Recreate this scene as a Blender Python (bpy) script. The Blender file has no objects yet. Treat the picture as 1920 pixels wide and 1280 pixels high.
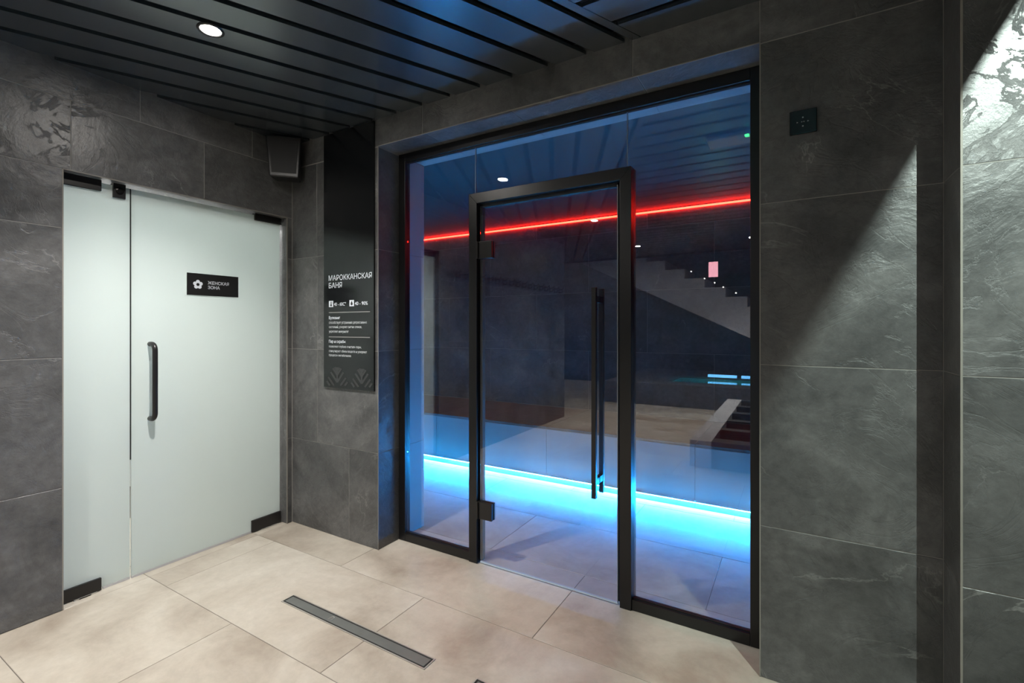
import bpy, bmesh, math, random
from mathutils import Matrix, Vector
random.seed(7)

# ------------------------------------------------------------------ camera, world, exposure
scene = bpy.context.scene
COL = scene.collection
F, Y0 = 892.94, 614.65                       # focal length and horizon row, in pixels of the 1920x1280 photograph
YAW = math.radians(30.6128)
CAM = Vector((2.916, -2.013, 1.308))
cd = bpy.data.cameras.new('camera'); cam = bpy.data.objects.new('camera', cd); COL.objects.link(cam)
cam.location = CAM; cam.rotation_euler = (math.pi / 2, 0, YAW)
cd.sensor_fit = 'HORIZONTAL'; cd.sensor_width = 36.0; cd.lens = F / 1920 * 36.0
cd.shift_y = -(640 - Y0) / 1920; cd.clip_start = 0.02
scene.camera = cam

world = bpy.data.worlds.new('world'); scene.world = world; world.use_nodes = True
bg = world.node_tree.nodes['Background']
bg.inputs[0].default_value = (0.75, 0.85, 1.0, 1); bg.inputs[1].default_value = 0.0

vs = scene.view_settings
vs.view_transform = 'Standard'; vs.look = 'None'; vs.gamma = 1.0; vs.use_curve_mapping = False
vs.exposure = 0.0

P_MAIN = 230.0        # watts of the ceiling downlights
P_SPOT = 190.0         # shielded spotlight beside the pillar
E_BLUE = 2300.0         # blue LED strip
E_RED = 55.0           # red LED strip

# key levels (metres); the corner of the left and front walls is the origin
ZC = 2.537            # ceiling underside
G = 0.192              # glass plane
OX0, OX1, OZ = 0.810, 2.806, 2.378      # opening in the front wall
WT = 0.405             # front wall thickness
PHI = math.radians(25.3)                # direction of the ceiling panels from the left wall

# ------------------------------------------------------------------ small helpers
def ray(x, y):
    r = Vector((math.cos(YAW), math.sin(YAW), 0)); f = Vector((-math.sin(YAW), math.cos(YAW), 0))
    return r * ((x - 960) / F) + f + Vector((0, 0, -(y - Y0) / F))
def at_y(x, y, Y):
    d = ray(x, y); return CAM + d * ((Y - CAM.y) / d.y)
def at_x(x, y, X):
    d = ray(x, y); return CAM + d * ((X - CAM.x) / d.x)

def set_props(o, label=None, cat=None, group=None, kind=None):
    if label: o['label'] = label
    if cat: o['category'] = cat
    if group: o['group'] = group
    if kind: o['kind'] = kind
    return o

def link(o, parent=None):
    COL.objects.link(o)
    if parent:
        o.parent = parent
        o.matrix_parent_inverse = parent.matrix_basis.inverted()
    return o

def empty(name, loc, label=None, cat=None, group=None, kind=None):
    o = bpy.data.objects.new(name, None); o.location = loc; o.empty_display_size = 0.05
    COL.objects.link(o)
    return set_props(o, label, cat, group, kind)

def mesh_obj(name, bm, mat, parent=None, smooth=False, matrix=None):
    me = bpy.data.meshes.new(name); bm.normal_update(); bm.to_mesh(me); bm.free()
    me.materials.append(mat)
    if smooth:
        for p in me.polygons: p.use_smooth = True
    o = bpy.data.objects.new(name, me)
    if matrix is not None: o.matrix_basis = matrix
    return link(o, parent)

def add_box(bm, lo, hi, bev=0.0):
    lo = Vector(lo); hi = Vector(hi)
    r = bmesh.ops.create_cube(bm, size=1.0)
    for v in r['verts']:
        v.co = Vector(((lo.x + hi.x) / 2 + v.co.x * (hi.x - lo.x), (lo.y + hi.y) / 2 + v.co.y * (hi.y - lo.y),
                       (lo.z + hi.z) / 2 + v.co.z * (hi.z - lo.z)))
    if bev > 0:
        es = list({e for v in r['verts'] for e in v.link_edges})
        bmesh.ops.bevel(bm, geom=es, offset=bev, segments=2, affect='EDGES', profile=0.6)
    return bm

def box(name, lo, hi, mat, parent=None, bev=0.0):
    return mesh_obj(name, add_box(bmesh.new(), lo, hi, bev), mat, parent)

def boxes(name, lst, mat, parent=None, bev=0.0):
    bm = bmesh.new()
    for lo, hi in lst: add_box(bm, lo, hi, bev)
    return mesh_obj(name, bm, mat, parent)

def prism(bm, pts, z0, z1):
    b = [bm.verts.new((p[0], p[1], z0)) for p in pts]; t = [bm.verts.new((p[0], p[1], z1)) for p in pts]
    n = len(pts)
    bm.faces.new(b[::-1]); bm.faces.new(t)
    for i in range(n): bm.faces.new((b[i], b[(i + 1) % n], t[(i + 1) % n], t[i]))
    bmesh.ops.recalc_face_normals(bm, faces=bm.faces)
    return bm

def tube(bm, pts, r, n=14, cap=True):
    rings = []
    pts = [Vector(p) for p in pts]
    prev = None
    for i, p in enumerate(pts):
        t = (pts[min(i + 1, len(pts) - 1)] - pts[max(i - 1, 0)]).normalized()
        if prev is None:
            a = t.orthogonal().normalized()
        else:
            a = (prev - t * prev.dot(t)).normalized()
        prev = a; b = t.cross(a)
        rr = r[i] if isinstance(r, (list, tuple)) else r
        rings.append([bm.verts.new(p + (a * math.cos(2 * math.pi * k / n) + b * math.sin(2 * math.pi * k / n)) * rr) for k in range(n)])
    for i in range(len(rings) - 1):
        for k in range(n):
            bm.faces.new((rings[i][k], rings[i][(k + 1) % n], rings[i + 1][(k + 1) % n], rings[i + 1][k]))
    if cap:
        bm.faces.new(rings[0][::-1]); bm.faces.new(rings[-1])
    bmesh.ops.recalc_face_normals(bm, faces=bm.faces)
    return bm

def lathe(bm, prof, n=24, center=(0, 0, 0)):
    c = Vector(center); rings = []
    for r, z in prof:
        rings.append([bm.verts.new(c + Vector((r * math.cos(2 * math.pi * k / n), r * math.sin(2 * math.pi * k / n), z))) for k in range(n)])
    for i in range(len(rings) - 1):
        for k in range(n):
            bm.faces.new((rings[i][k], rings[i][(k + 1) % n], rings[i + 1][(k + 1) % n], rings[i + 1][k]))
    bm.faces.new(rings[0][::-1]); bm.faces.new(rings[-1])
    bmesh.ops.recalc_face_normals(bm, faces=bm.faces)
    return bm

# ------------------------------------------------------------------ materials
def new_mat(name):
    m = bpy.data.materials.new(name); m.use_nodes = True
    nt = m.node_tree
    return m, nt, nt.nodes['Principled BSDF']

def N(nt, typ, **kw):
    n = nt.nodes.new(typ)
    for k, v in kw.items(): setattr(n, k, v)
    return n

def coords(nt, rnd=True):
    tc = N(nt, 'ShaderNodeTexCoord')
    if not rnd: return tc.outputs['Object']
    oi = N(nt, 'ShaderNodeObjectInfo')
    mu = N(nt, 'ShaderNodeMath', operation='MULTIPLY'); mu.inputs[1].default_value = 53.0
    nt.links.new(oi.outputs['Random'], mu.inputs[0])
    cb = N(nt, 'ShaderNodeCombineXYZ'); nt.links.new(mu.outputs[0], cb.inputs[0]); nt.links.new(mu.outputs[0], cb.inputs[2])
    ad = N(nt, 'ShaderNodeVectorMath', operation='ADD')
    nt.links.new(tc.outputs['Object'], ad.inputs[0]); nt.links.new(cb.outputs[0], ad.inputs[1])
    return ad.outputs[0]

def noise(nt, vec, scale, detail=6, rough=0.6, dist=0.0):
    n = N(nt, 'ShaderNodeTexNoise'); n.inputs['Scale'].default_value = scale; n.inputs['Detail'].default_value = detail
    n.inputs['Roughness'].default_value = rough; n.inputs['Distortion'].default_value = dist
    nt.links.new(vec, n.inputs['Vector']); return n.outputs['Fac']

def ramp(nt, fac, stops):
    r = N(nt, 'ShaderNodeValToRGB'); cr = r.color_ramp
    while len(cr.elements) > 1: cr.elements.remove(cr.elements[-1])
    cr.elements[0].position = stops[0][0]; cr.elements[0].color = (*stops[0][1], 1)
    for p, c in stops[1:]:
        e = cr.elements.new(p); e.color = (*c, 1)
    nt.links.new(fac, r.inputs[0]); return r.outputs[0]

def g3(v): return (v, v, v)

def math_n(nt, op, a, b=None, clamp=False):
    m = N(nt, 'ShaderNodeMath', operation=op); m.use_clamp = clamp
    for i, x in enumerate((a, b)):
        if x is None: continue
        if isinstance(x, (int, float)): m.inputs[i].default_value = x
        else: nt.links.new(x, m.inputs[i])
    return m.outputs[0]

def mix_col(nt, fac, a, b, mode='MIX'):
    m = N(nt, 'ShaderNodeMix'); m.data_type = 'RGBA'; m.blend_type = mode
    for idx, x in ((0, fac), (6, a), (7, b)):
        if isinstance(x, (int, float)): m.inputs[idx].default_value = x
        elif isinstance(x, tuple): m.inputs[idx].default_value = (*x, 1)
        else: nt.links.new(x, m.inputs[idx])
    return m.outputs[2]

def plain(name, col, rough=0.5, metal=0.0, coat=0.0, ior=1.5, bump=0.0, bscale=200.0, var=0.0):
    m, nt, b = new_mat(name)
    b.inputs['Base Color'].default_value = (*col, 1); b.inputs['Roughness'].default_value = rough
    b.inputs['Metallic'].default_value = metal; b.inputs['Coat Weight'].default_value = coat
    b.inputs['Coat Roughness'].default_value = 0.04; b.inputs['IOR'].default_value = ior
    v = coords(nt, False)
    if var > 0:
        f = noise(nt, v, 3.0, 5)
        c = mix_col(nt, f, tuple(x * (1 - var) for x in col), tuple(min(1, x * (1 + var)) for x in col))
        nt.links.new(c, b.inputs['Base Color'])
    if bump > 0:
        bp = N(nt, 'ShaderNodeBump'); bp.inputs['Strength'].default_value = bump; bp.inputs['Distance'].default_value = 0.001
        nt.links.new(noise(nt, v, bscale, 3), bp.inputs['Height']); nt.links.new(bp.outputs[0], b.inputs['Normal'])
    return m

def emit(name, col, strength):
    m, nt, b = new_mat(name)
    b.inputs['Base Color'].default_value = (0.8, 0.8, 0.8, 1)
    b.inputs['Emission Color'].default_value = (*col, 1); b.inputs['Emission Strength'].default_value = strength
    return m

def slate_mat(name, dark, mid, light):
    m, nt, b = new_mat(name)
    v = coords(nt)
    big = noise(nt, v, 2.2, 7, 0.62, 0.7)
    fine = noise(nt, v, 26.0, 6, 0.7)
    c = ramp(nt, big, [(0.30, dark), (0.52, mid), (0.72, light)])
    f2 = ramp(nt, fine, [(0.25, g3(0.72)), (0.75, g3(1.28))])
    c = mix_col(nt, 1.0, c, f2, 'MULTIPLY')
    # pale veins where a warped noise crosses its middle value, broken up by a mask
    vn = noise(nt, v, 1.35, 9, 0.58, 0.9)
    d = math_n(nt, 'ABSOLUTE', math_n(nt, 'SUBTRACT', vn, 0.5))
    line = math_n(nt, 'SUBTRACT', 1.0, math_n(nt, 'MULTIPLY', d, 170.0), True)
    mask = ramp(nt, noise(nt, v, 3.1, 3), [(0.50, g3(0)), (0.62, g3(1))])
    lm = math_n(nt, 'MULTIPLY', line, mask)
    lm = math_n(nt, 'MULTIPLY', lm, 0.55)
    c = mix_col(nt, lm, c, (0.30, 0.30, 0.29))
    patch = ramp(nt, noise(nt, v, 1.25, 9, 0.6, 1.1), [(0.43, g3(0.80)), (0.465, g3(1.0)), (0.60, g3(1.0)), (0.63, g3(1.12))])
    c = mix_col(nt, 1.0, c, patch, 'MULTIPLY')
    nt.links.new(c, b.inputs['Base Color'])
    rr = ramp(nt, big, [(0.3, g3(0.29)), (0.7, g3(0.42))])
    nt.links.new(rr, b.inputs['Roughness'])
    # cleft relief: terraces + grain
    h0 = noise(nt, v, 5.0, 8, 0.6, 0.8)
    sn = math_n(nt, 'SNAP', h0, 0.07)
    hh = math_n(nt, 'ADD', math_n(nt, 'MULTIPLY', sn, 0.45), math_n(nt, 'MULTIPLY', h0, 0.8))
    hh = math_n(nt, 'ADD', hh, math_n(nt, 'MULTIPLY', noise(nt, v, 60.0, 5, 0.7), 0.12))
    # broken cleavage edges
    ck = math_n(nt, 'ABSOLUTE', math_n(nt, 'SUBTRACT', noise(nt, v, 3.6, 10, 0.62, 1.4), 0.5))
    ck = math_n(nt, 'MINIMUM', math_n(nt, 'MULTIPLY', ck, 14.0), 0.35)
    hh = math_n(nt, 'ADD', hh, math_n(nt, 'MULTIPLY', ck, 0.30))
    bp = N(nt, 'ShaderNodeBump'); bp.inputs['Strength'].default_value = 0.50; bp.inputs['Distance'].default_value = 0.014
    nt.links.new(hh, bp.inputs['Height']); nt.links.new(bp.outputs[0], b.inputs['Normal'])
    return m

def stone_floor_mat(name):
    m, nt, b = new_mat(name)
    v = coords(nt)
    big = noise(nt, v, 1.9, 8, 0.62, 0.5)
    c = ramp(nt, big, [(0.33, (0.325, 0.275, 0.222)), (0.50, (0.455, 0.41, 0.345)), (0.66, (0.545, 0.505, 0.440))])
    f2 = ramp(nt, noise(nt, v, 22.0, 6, 0.7), [(0.25, g3(0.90)), (0.75, g3(1.08))])
    c = mix_col(nt, 1.0, c, f2, 'MULTIPLY')
    nt.links.new(c, b.inputs['Base Color'])
    nt.links.new(ramp(nt, big, [(0.3, g3(0.30)), (0.7, g3(0.42))]), b.inputs['Roughness'])
    bp = N(nt, 'ShaderNodeBump'); bp.inputs['Strength'].default_value = 0.12; bp.inputs['Distance'].default_value = 0.003
    nt.links.new(noise(nt, v, 30.0, 6, 0.6), bp.inputs['Height']); nt.links.new(bp.outputs[0], b.inputs['Normal'])
    return m

def glass_mat(name, tint, ior=1.52):
    m = bpy.data.materials.new(name); m.use_nodes = True; nt = m.node_tree
    nt.nodes.clear()
    out = N(nt, 'ShaderNodeOutputMaterial'); mx = N(nt, 'ShaderNodeMixShader')
    tr = N(nt, 'ShaderNodeBsdfTransparent'); tr.inputs[0].default_value = (*tint, 1)
    gl = N(nt, 'ShaderNodeBsdfGlossy'); gl.inputs['Roughness'].default_value = 0.0; gl.inputs['Color'].default_value = (1, 1, 1, 1)
    fr = N(nt, 'ShaderNodeFresnel'); fr.inputs['IOR'].default_value = ior
    geo = N(nt, 'ShaderNodeNewGeometry')          # use the outside index of refraction on both skins of the pane
    i1 = N(nt, 'ShaderNodeMix'); i1.data_type = 'FLOAT'
    nt.links.new(geo.outputs['Backfacing'], i1.inputs[0]); i1.inputs[2].default_value = ior; i1.inputs[3].default_value = 1.0 / ior
    nt.links.new(i1.outputs[0], fr.inputs['IOR'])
    nt.links.new(fr.outputs[0], mx.inputs[0]); nt.links.new(tr.outputs[0], mx.inputs[1]); nt.links.new(gl.outputs[0], mx.inputs[2])
    nt.links.new(mx.outputs[0], out.inputs[0])
    return m

M = {}
M['slate'] = slate_mat('slate_tile', (0.060, 0.061, 0.062), (0.105, 0.105, 0.105), (0.165, 0.164, 0.161))
M['slate_grout'] = plain('slate_grout', (0.30, 0.29, 0.27), 0.9, bump=0.3)
M['edge'] = plain('tile_edge', (0.24, 0.225, 0.20), 0.7, var=0.25)
M['floor'] = stone_floor_mat('beige_floor_tile')
M['floor_grout'] = plain('floor_grout', (0.12, 0.105, 0.09), 0.9, bump=0.3)
M['panel'] = plain('ceiling_panel', (0.026, 0.033, 0.040), 0.27, ior=2.6, bump=0.03, bscale=12.0)
M['void'] = plain('ceiling_void', (0.006, 0.006, 0.007), 0.8)
M['frame'] = plain('black_aluminium', (0.006, 0.006, 0.0065), 0.33, metal=0.0, bump=0.05, bscale=400)
M['black'] = plain('black_metal', (0.016, 0.015, 0.015), 0.36, metal=0.2, bump=0.05, bscale=300)
M['rubber'] = plain('black_seal', (0.008, 0.008, 0.008), 0.7)
M['glass'] = glass_mat('tinted_glass', (0.915, 0.93, 0.945), 1.85)
M['milk'] = plain('white_milk_glass', (0.70, 0.76, 0.745), 0.5, coat=1.0, var=0.02)
_nt = M['milk'].node_tree; _b = _nt.nodes['Principled BSDF']; _o = [n for n in _nt.nodes if n.type == 'OUTPUT_MATERIAL'][0]
_tr = N(_nt, 'ShaderNodeBsdfTranslucent'); _tr.inputs[0].default_value = (0.80, 0.87, 0.85, 1)
_mx = N(_nt, 'ShaderNodeMixShader'); _mx.inputs[0].default_value = 0.38
_nt.links.new(_b.outputs[0], _mx.inputs[1]); _nt.links.new(_tr.outputs[0], _mx.inputs[2]); _nt.links.new(_mx.outputs[0], _o.inputs[0])
M['backlight_wall'] = plain('backlight_wall_paint', (0.72, 0.73, 0.72), 0.7)
M['seal'] = plain('clear_door_seal', (0.50, 0.50, 0.52), 0.3)
M['glass_edge'] = plain('dark_green_glass_edge', (0.10, 0.13, 0.125), 0.3, coat=0.5)
M['sign'] = plain('sign_black_panel', (0.006, 0.007, 0.008), 0.15, ior=1.52)
M['plate'] = plain('sign_plate_black', (0.014, 0.014, 0.014), 0.35)
M['letter'] = plain('sign_white_print', (0.66, 0.70, 0.76), 0.5)
M['letter_dim'] = plain('sign_grey_print', (0.50, 0.53, 0.55), 0.5)
M['rule'] = plain('sign_rule_print', (0.20, 0.20, 0.20), 0.5)
M['motif'] = plain('sign_motif_print', (0.030, 0.030, 0.032), 0.35)
M['icon'] = plain('switch_icon_print', (0.35, 0.37, 0.38), 0.4)
M['switch'] = plain('switch_glass', (0.004, 0.004, 0.005), 0.12)
M['steel'] = plain('drain_steel', (0.19, 0.20, 0.19), 0.40, metal=0.45, bump=0.12, bscale=60, var=0.45)
M['steel_rim'] = plain('drain_rim_steel', (0.50, 0.48, 0.44), 0.35, metal=0.5)
M['bronze'] = plain('dark_chrome', (0.05, 0.047, 0.045), 0.22, metal=0.9)
M['plaster'] = plain('grey_plaster', (0.085, 0.085, 0.088), 0.8, bump=0.2, bscale=30, var=0.2)
M['concrete'] = plain('stair_concrete', (0.52, 0.52, 0.53), 0.75, bump=0.2, bscale=30, var=0.2)
M['white'] = plain('white_plastic', (0.75, 0.76, 0.76), 0.45)
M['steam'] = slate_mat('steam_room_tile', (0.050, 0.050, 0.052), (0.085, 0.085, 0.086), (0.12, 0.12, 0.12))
M['steam_ceiling'] = plain('steam_ceiling', (0.060, 0.064, 0.070), 0.6, bump=0.1, bscale=20)
M['bench_lit_reveal'] = plain('bench_and_lit_reveal_tile', (0.40, 0.40, 0.40), 0.5, bump=0.15, bscale=40, var=0.12)
M['water'] = glass_mat('pool_water', (0.75, 0.97, 0.97), 1.33)
M['pool_tile'] = plain('pool_tile', (0.05, 0.50, 0.55), 0.4, bump=0.2, bscale=12, var=0.2)
M['blue_led'] = emit('blue_led', (0.010, 0.335, 1.0), E_BLUE)
M['red_led'] = emit('red_led', (1.0, 0.012, 0.005), E_RED)
M['lamp_face'] = emit('lamp_face', (1.0, 0.95, 0.88), 650.0)
M['spot_face'] = emit('spot_face', (0.86, 1.0, 0.92), 60.0)
M['green_led'] = emit('green_led', (0.05, 1.0, 0.22), 14.0)
M['pink_lamp'] = emit('pink_panel', (1.0, 0.42, 0.50), 5.5)
M['step_lamp'] = emit('step_lamp', (1.0, 0.96, 0.9), 14.0)
M['pool_lamp'] = emit('pool_lamp', (0.12, 0.45, 1.0), 6.0)

# ------------------------------------------------------------------ tile builder
_tile_cache = {}
def tile_mesh(w, h, t, mat, ch=0.0012):
    key = (round(w, 4), round(h, 4), round(t, 4), mat.name)
    if key in _tile_cache: return _tile_cache[key]
    bm = bmesh.new()
    def ring(x, y, z): return [bm.verts.new(p) for p in ((-x, -y, z), (x, -y, z), (x, y, z), (-x, y, z))]
    a = ring(w / 2, h / 2, -t); b = ring(w / 2, h / 2, -ch); c = ring(w / 2 - ch, h / 2 - ch, 0)
    bm.faces.new(c); bm.faces.new(a[::-1])
    for p, q in ((a, b), (b, c)):
        for i in range(4): bm.faces.new((p[i], p[(i + 1) % 4], q[(i + 1) % 4], q[i]))
    me = bpy.data.meshes.new('tile'); bm.to_mesh(me); bm.free(); me.materials.append(mat)
    _tile_cache[key] = me
    return me

def put_tile(parent, o, u, v, r, mat, t=0.008, gap=0.0026, name='tile'):
    """tile covering the rectangle r=(u0,u1,v0,v1) of the plane o + u*U + v*V; outward normal U x V"""
    u0, u1, v0, v1 = r
    w, h = u1 - u0 - gap, v1 - v0 - gap
    if w < 0.008 or h < 0.008: return
    U, V = Vector(u), Vector(v); W = U.cross(V)
    c = Vector(o) + U * ((u0 + u1) / 2) + V * ((v0 + v1) / 2)
    ob = bpy.data.objects.new(name, tile_mesh(w, h, t, mat))
    ob.matrix_basis = Matrix(((U.x, V.x, W.x, c.x), (U.y, V.y, W.y, c.y), (U.z, V.z, W.z, c.z), (0, 0, 0, 1)))
    link(ob, parent)

def cut(r, hole):
    """r minus hole, as rectangles"""
    a0, a1, b0, b1 = r; h0, h1, k0, k1 = hole
    if h0 >= a1 or h1 <= a0 or k0 >= b1 or k1 <= b0: return [r]
    out = []
    if k1 < b1: out.append((a0, a1, max(k1, b0), b1))
    if k0 > b0: out.append((a0, a1, b0, min(k0, b1)))
    lo, hi = max(k0, b0), min(k1, b1)
    if h0 > a0: out.append((a0, h0, lo, hi))
    if h1 < a1: out.append((h1, a1, lo, hi))
    return out

ROWS = [0.0, 0.568, 1.17, 1.772, 2.374, 2.60]

# ------------------------------------------------------------------ floor
TX, TY = 1.194, 0.589
DY0, DY1, DZ = -1.173, -0.038, 2.046          # white door opening in the left wall
fl = box('floor', (-4.0, -9.0, -0.12), (6.5, 2.75, -0.0016), M['floor_grout'])
set_props(fl, 'beige stone tiled floor running through both rooms', 'floor', kind='structure')
yrow = 0.349; k = 0
rows = []
y1 = 0.349 + 4 * TY
i = 4
while y1 > -9.0:
    y0 = y1 - TY
    # row that spans -0.24 .. 0.349 carries its joints at X = 0.772 + n*TX, the next one is shifted by half
    shift = 0.772 if (i % 2 == 0) else 0.176
    xs = shift - 4 * TX
    while xs < 6.5:
        r = (max(xs, -4.0), min(xs + TX, 6.5), max(y0, -9.0), y1)
        xs += TX
        if r[1] <= r[0]: continue
        if r[1] < 0.0 and -4.1 < r[2] < 0.3 and r[1] < -0.3: continue
        split = [r]
        if r[0] < 0.0 < r[1] and y1 > DY0 - 0.3 and y0 < -0.01:      # the door recess has its own narrow tiles
            split = [(r[0], 0.0, r[2], r[3]), (0.0, r[1], r[2], r[3])]
        for q in split: put_tile(fl, (0, 0, 0), (1, 0, 0), (0, 1, 0), q, M['floor'])
    y1 = y0; i -= 1

# ------------------------------------------------------------------ left wall with the white door opening
wl = boxes('wall_left', [((-0.20, -4.0785, 0), (-0.0016, DY0 - 0.0016, 2.62)), ((-0.20, DY0 - 0.0016, DZ + 0.0016), (-0.0016, DY1 + 0.0016, 2.62)),
                         ((-0.20, DY1 + 0.0016, 0), (-0.0016, 0.40, 2.62))], M['slate_grout'])
set_props(wl, 'dark slate tiled wall around the white glass door', 'wall', kind='structure')
door_hole = (-DY1, -DY0, -1.0, DZ)      # in u = -Y
vj = {0: [0.60, 1.79, 2.98], 1: [1.173, 2.39, 3.58], 2: [0.60, 1.79, 2.98], 3: [0.558, 1.145, 2.34, 3.53], 4: [0.276, 0.87, 2.06, 3.26]}
for ri in range(5):
    us = [0.0016] + vj[ri] + [4.08]
    for a, b in zip(us[:-1], us[1:]):
        for p in cut((a, b, ROWS[ri], ROWS[ri + 1]), door_hole):
            # u runs along -Y so that the outward normal is +X :  (-Y) x (Z) = -X, so use V=Z, U=+Y with negated range
            put_tile(wl, (0, 0, 0), (0, 1, 0), (0, 0, 1), (-p[1], -p[0], p[2], p[3]), M['slate'])
# reveals of the door opening
put_tile(wl, (0, DY1 - 0.0, 0), (1, 0, 0), (0, 0, 1), (-0.20, 0.0, 0, DZ), M['slate'], t=0.006, gap=0.001)
put_tile(wl, (0, 0, DZ), (1, 0, 0), (0, -1, 0), (-0.20, 0.0, -DY1, -DY0), M['slate'], t=0.006, gap=0.001)
put_tile(wl, (0, DY0, 0), (-1, 0, 0), (0, 0, 1), (0.0, 0.20, 0, DZ), M['slate'], t=0.006, gap=0.001)
put_tile(wl, (0, -4.08, 0), (1, 0, 0), (0, 0, 1), (-0.2, 0.0, 0, 2.62), M['slate'], t=0.006, gap=0.001)
boxes('edge_trim', [((-0.003, DY1 - 0.0025, 0), (0.0012, DY1 + 0.0035, DZ)), ((-0.003, DY0, DZ - 0.002), (0.0012, DY1, DZ + 0.002)),
                    ((-0.003, DY0 - 0.003, 0), (0.0012, DY0 + 0.002, DZ))], M['edge'], wl)

# unseen walls added to spread the backlight through the milk glass
wv = boxes('wall_added_behind_door', [((-1.90, -2.1, 0), (-1.80, 0.9, 2.62)), ((-1.80, -2.1, 0), (-0.201, -2.0, 2.62)),
                                ((-1.80, 0.8, 0), (-0.201, 0.9, 2.62)), ((-1.80, -2.0, 2.52), (-0.201, 0.8, 2.62))], M['backlight_wall'])
set_props(wv, 'added unseen white walls spreading backlight behind the milk glass door', 'wall', kind='structure')
# ------------------------------------------------------------------ front wall with the big glazed opening
wf = boxes('wall_front', [((-0.0016, 0.0016, 0), (OX0 - 0.002, WT, 2.62)), ((OX0 - 0.002, 0.0016, OZ + 0.002), (OX1 + 0.002, WT, 2.62)),
                          ((OX1 + 0.002, 0.0016, 0), (3.36, WT, 2.62))], M['slate_grout'])
set_props(wf, 'dark slate tiled front wall around the black framed glazing', 'wall', kind='structure')
open_hole = (OX0, OX1, -1, OZ)
fj = {0: [0.557, 1.75], 1: [0.258, 1.45], 2: [0.258, 1.45], 3: [0.254, 1.45], 4: [1.146, 2.323]}
for ri in range(5):
    us = [0.0] + fj[ri] + [OX1, 3.328]
    for a, b in zip(us[:-1], us[1:]):
        for p in cut((a, b, ROWS[ri], ROWS[ri + 1]), open_hole):
            put_tile(wf, (0, 0, 0), (1, 0, 0), (0, 0, 1), p, M['slate'])
for a, b in zip(ROWS[:-1], ROWS[1:]):
    b = min(b, OZ)
    if b <= a + 0.01: continue
    put_tile(wf, (OX0, 0, 0), (0, 1, 0), (0, 0, 1), (0.0, G, a, b), M['slate'], t=0.006)
    put_tile(wf, (OX1, 0, 0), (0, -1, 0), (0, 0, 1), (-G, 0.0, a, b), M['slate'], t=0.006)
    put_tile(wf, (OX0, 0, 0), (0, 1, 0), (0, 0, 1), (G, WT, a, b), M['bench_lit_reveal'], t=0.006)  # paler colour on the inner jambs stands in for stronger blue light
    put_tile(wf, (OX1, 0, 0), (0, -1, 0), (0, 0, 1), (-WT, -G, a, b), M['bench_lit_reveal'], t=0.006)
for a, b in zip([OX0, 1.166, 1.717, 2.342], [1.166, 1.717, 2.342, OX1]):
    put_tile(wf, (0, 0, OZ), (1, 0, 0), (0, -1, 0), (a, b, -G, 0.0), M['slate'], t=0.006)
    put_tile(wf, (0, 0, OZ), (1, 0, 0), (0, -1, 0), (a, b, -WT, -G), M['bench_lit_reveal'], t=0.006)  # inner soffit coloured paler to brighten its blue-lit band
boxes('edge_trim', [((OX0 - 0.003, -0.0012, 0), (OX0 + 0.001, 0.003, OZ)), ((OX0, -0.0012, OZ - 0.001), (OX1, 0.003, OZ + 0.003)),
                    ((OX1 - 0.001, -0.0012, 0), (OX1 + 0.003, 0.003, OZ))], M['edge'], wf)

# pillar on the right, standing forward of the wall
wr = box('wall_right', (3.3296, -0.1824, 0), (6.5, WT, 2.62), M['slate_grout'])
set_props(wr, 'projecting slate tiled pillar wall at the right edge', 'wall', kind='structure')
for a, b in zip(ROWS[:-1], ROWS[1:]):
    put_tile(wr, (3.328, 0, 0), (0, -1, 0), (0, 0, 1), (0.0, 0.184, a, b), M['slate'], t=0.006)
    for u0, u1 in ((3.328, 4.52), (4.52, 5.71), (5.71, 6.5)):
        put_tile(wr, (0, -0.184, 0), (1, 0, 0), (0, 0, 1), (u0, u1, a, b), M['slate'])
boxes('edge_trim', [((3.3268, -0.1852, 0), (3.332, -0.180, 2.53))], M['edge'], wr)

# ------------------------------------------------------------------ rest of the room (seen in the glass)
wb = box('wall_back', (-4.0, -9.0, 0), (6.5, -8.77, 4.2), M['plaster']); set_props(wb, 'grey plaster wall far behind the staircase', 'wall', kind='structure')
we = box('wall_far_left', (-4.2, -9.0, 0), (-4.0, -4.08, 4.2), M['plaster']); set_props(we, 'grey plaster side wall beyond the hooks', 'wall', kind='structure')
wc = box('wall_recess', (-4.0, -4.08, 0), (-0.20, -3.93, 2.62), M['plaster']); set_props(wc, 'grey plaster wall closing the recess behind the hook wall', 'wall', kind='structure')
wd = box('wall_far_right', (6.5, -9.0, 0), (6.7, 0.4, 4.2), M['plaster']); set_props(wd, 'grey plaster side wall beyond the foot bath', 'wall', kind='structure')
cu = box('ceiling_upper', (-4.0, -9.0, 4.2), (6.5, -5.9, 4.3), M['plaster']); set_props(cu, 'high plaster ceiling over the staircase', 'ceiling', kind='structure')

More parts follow.
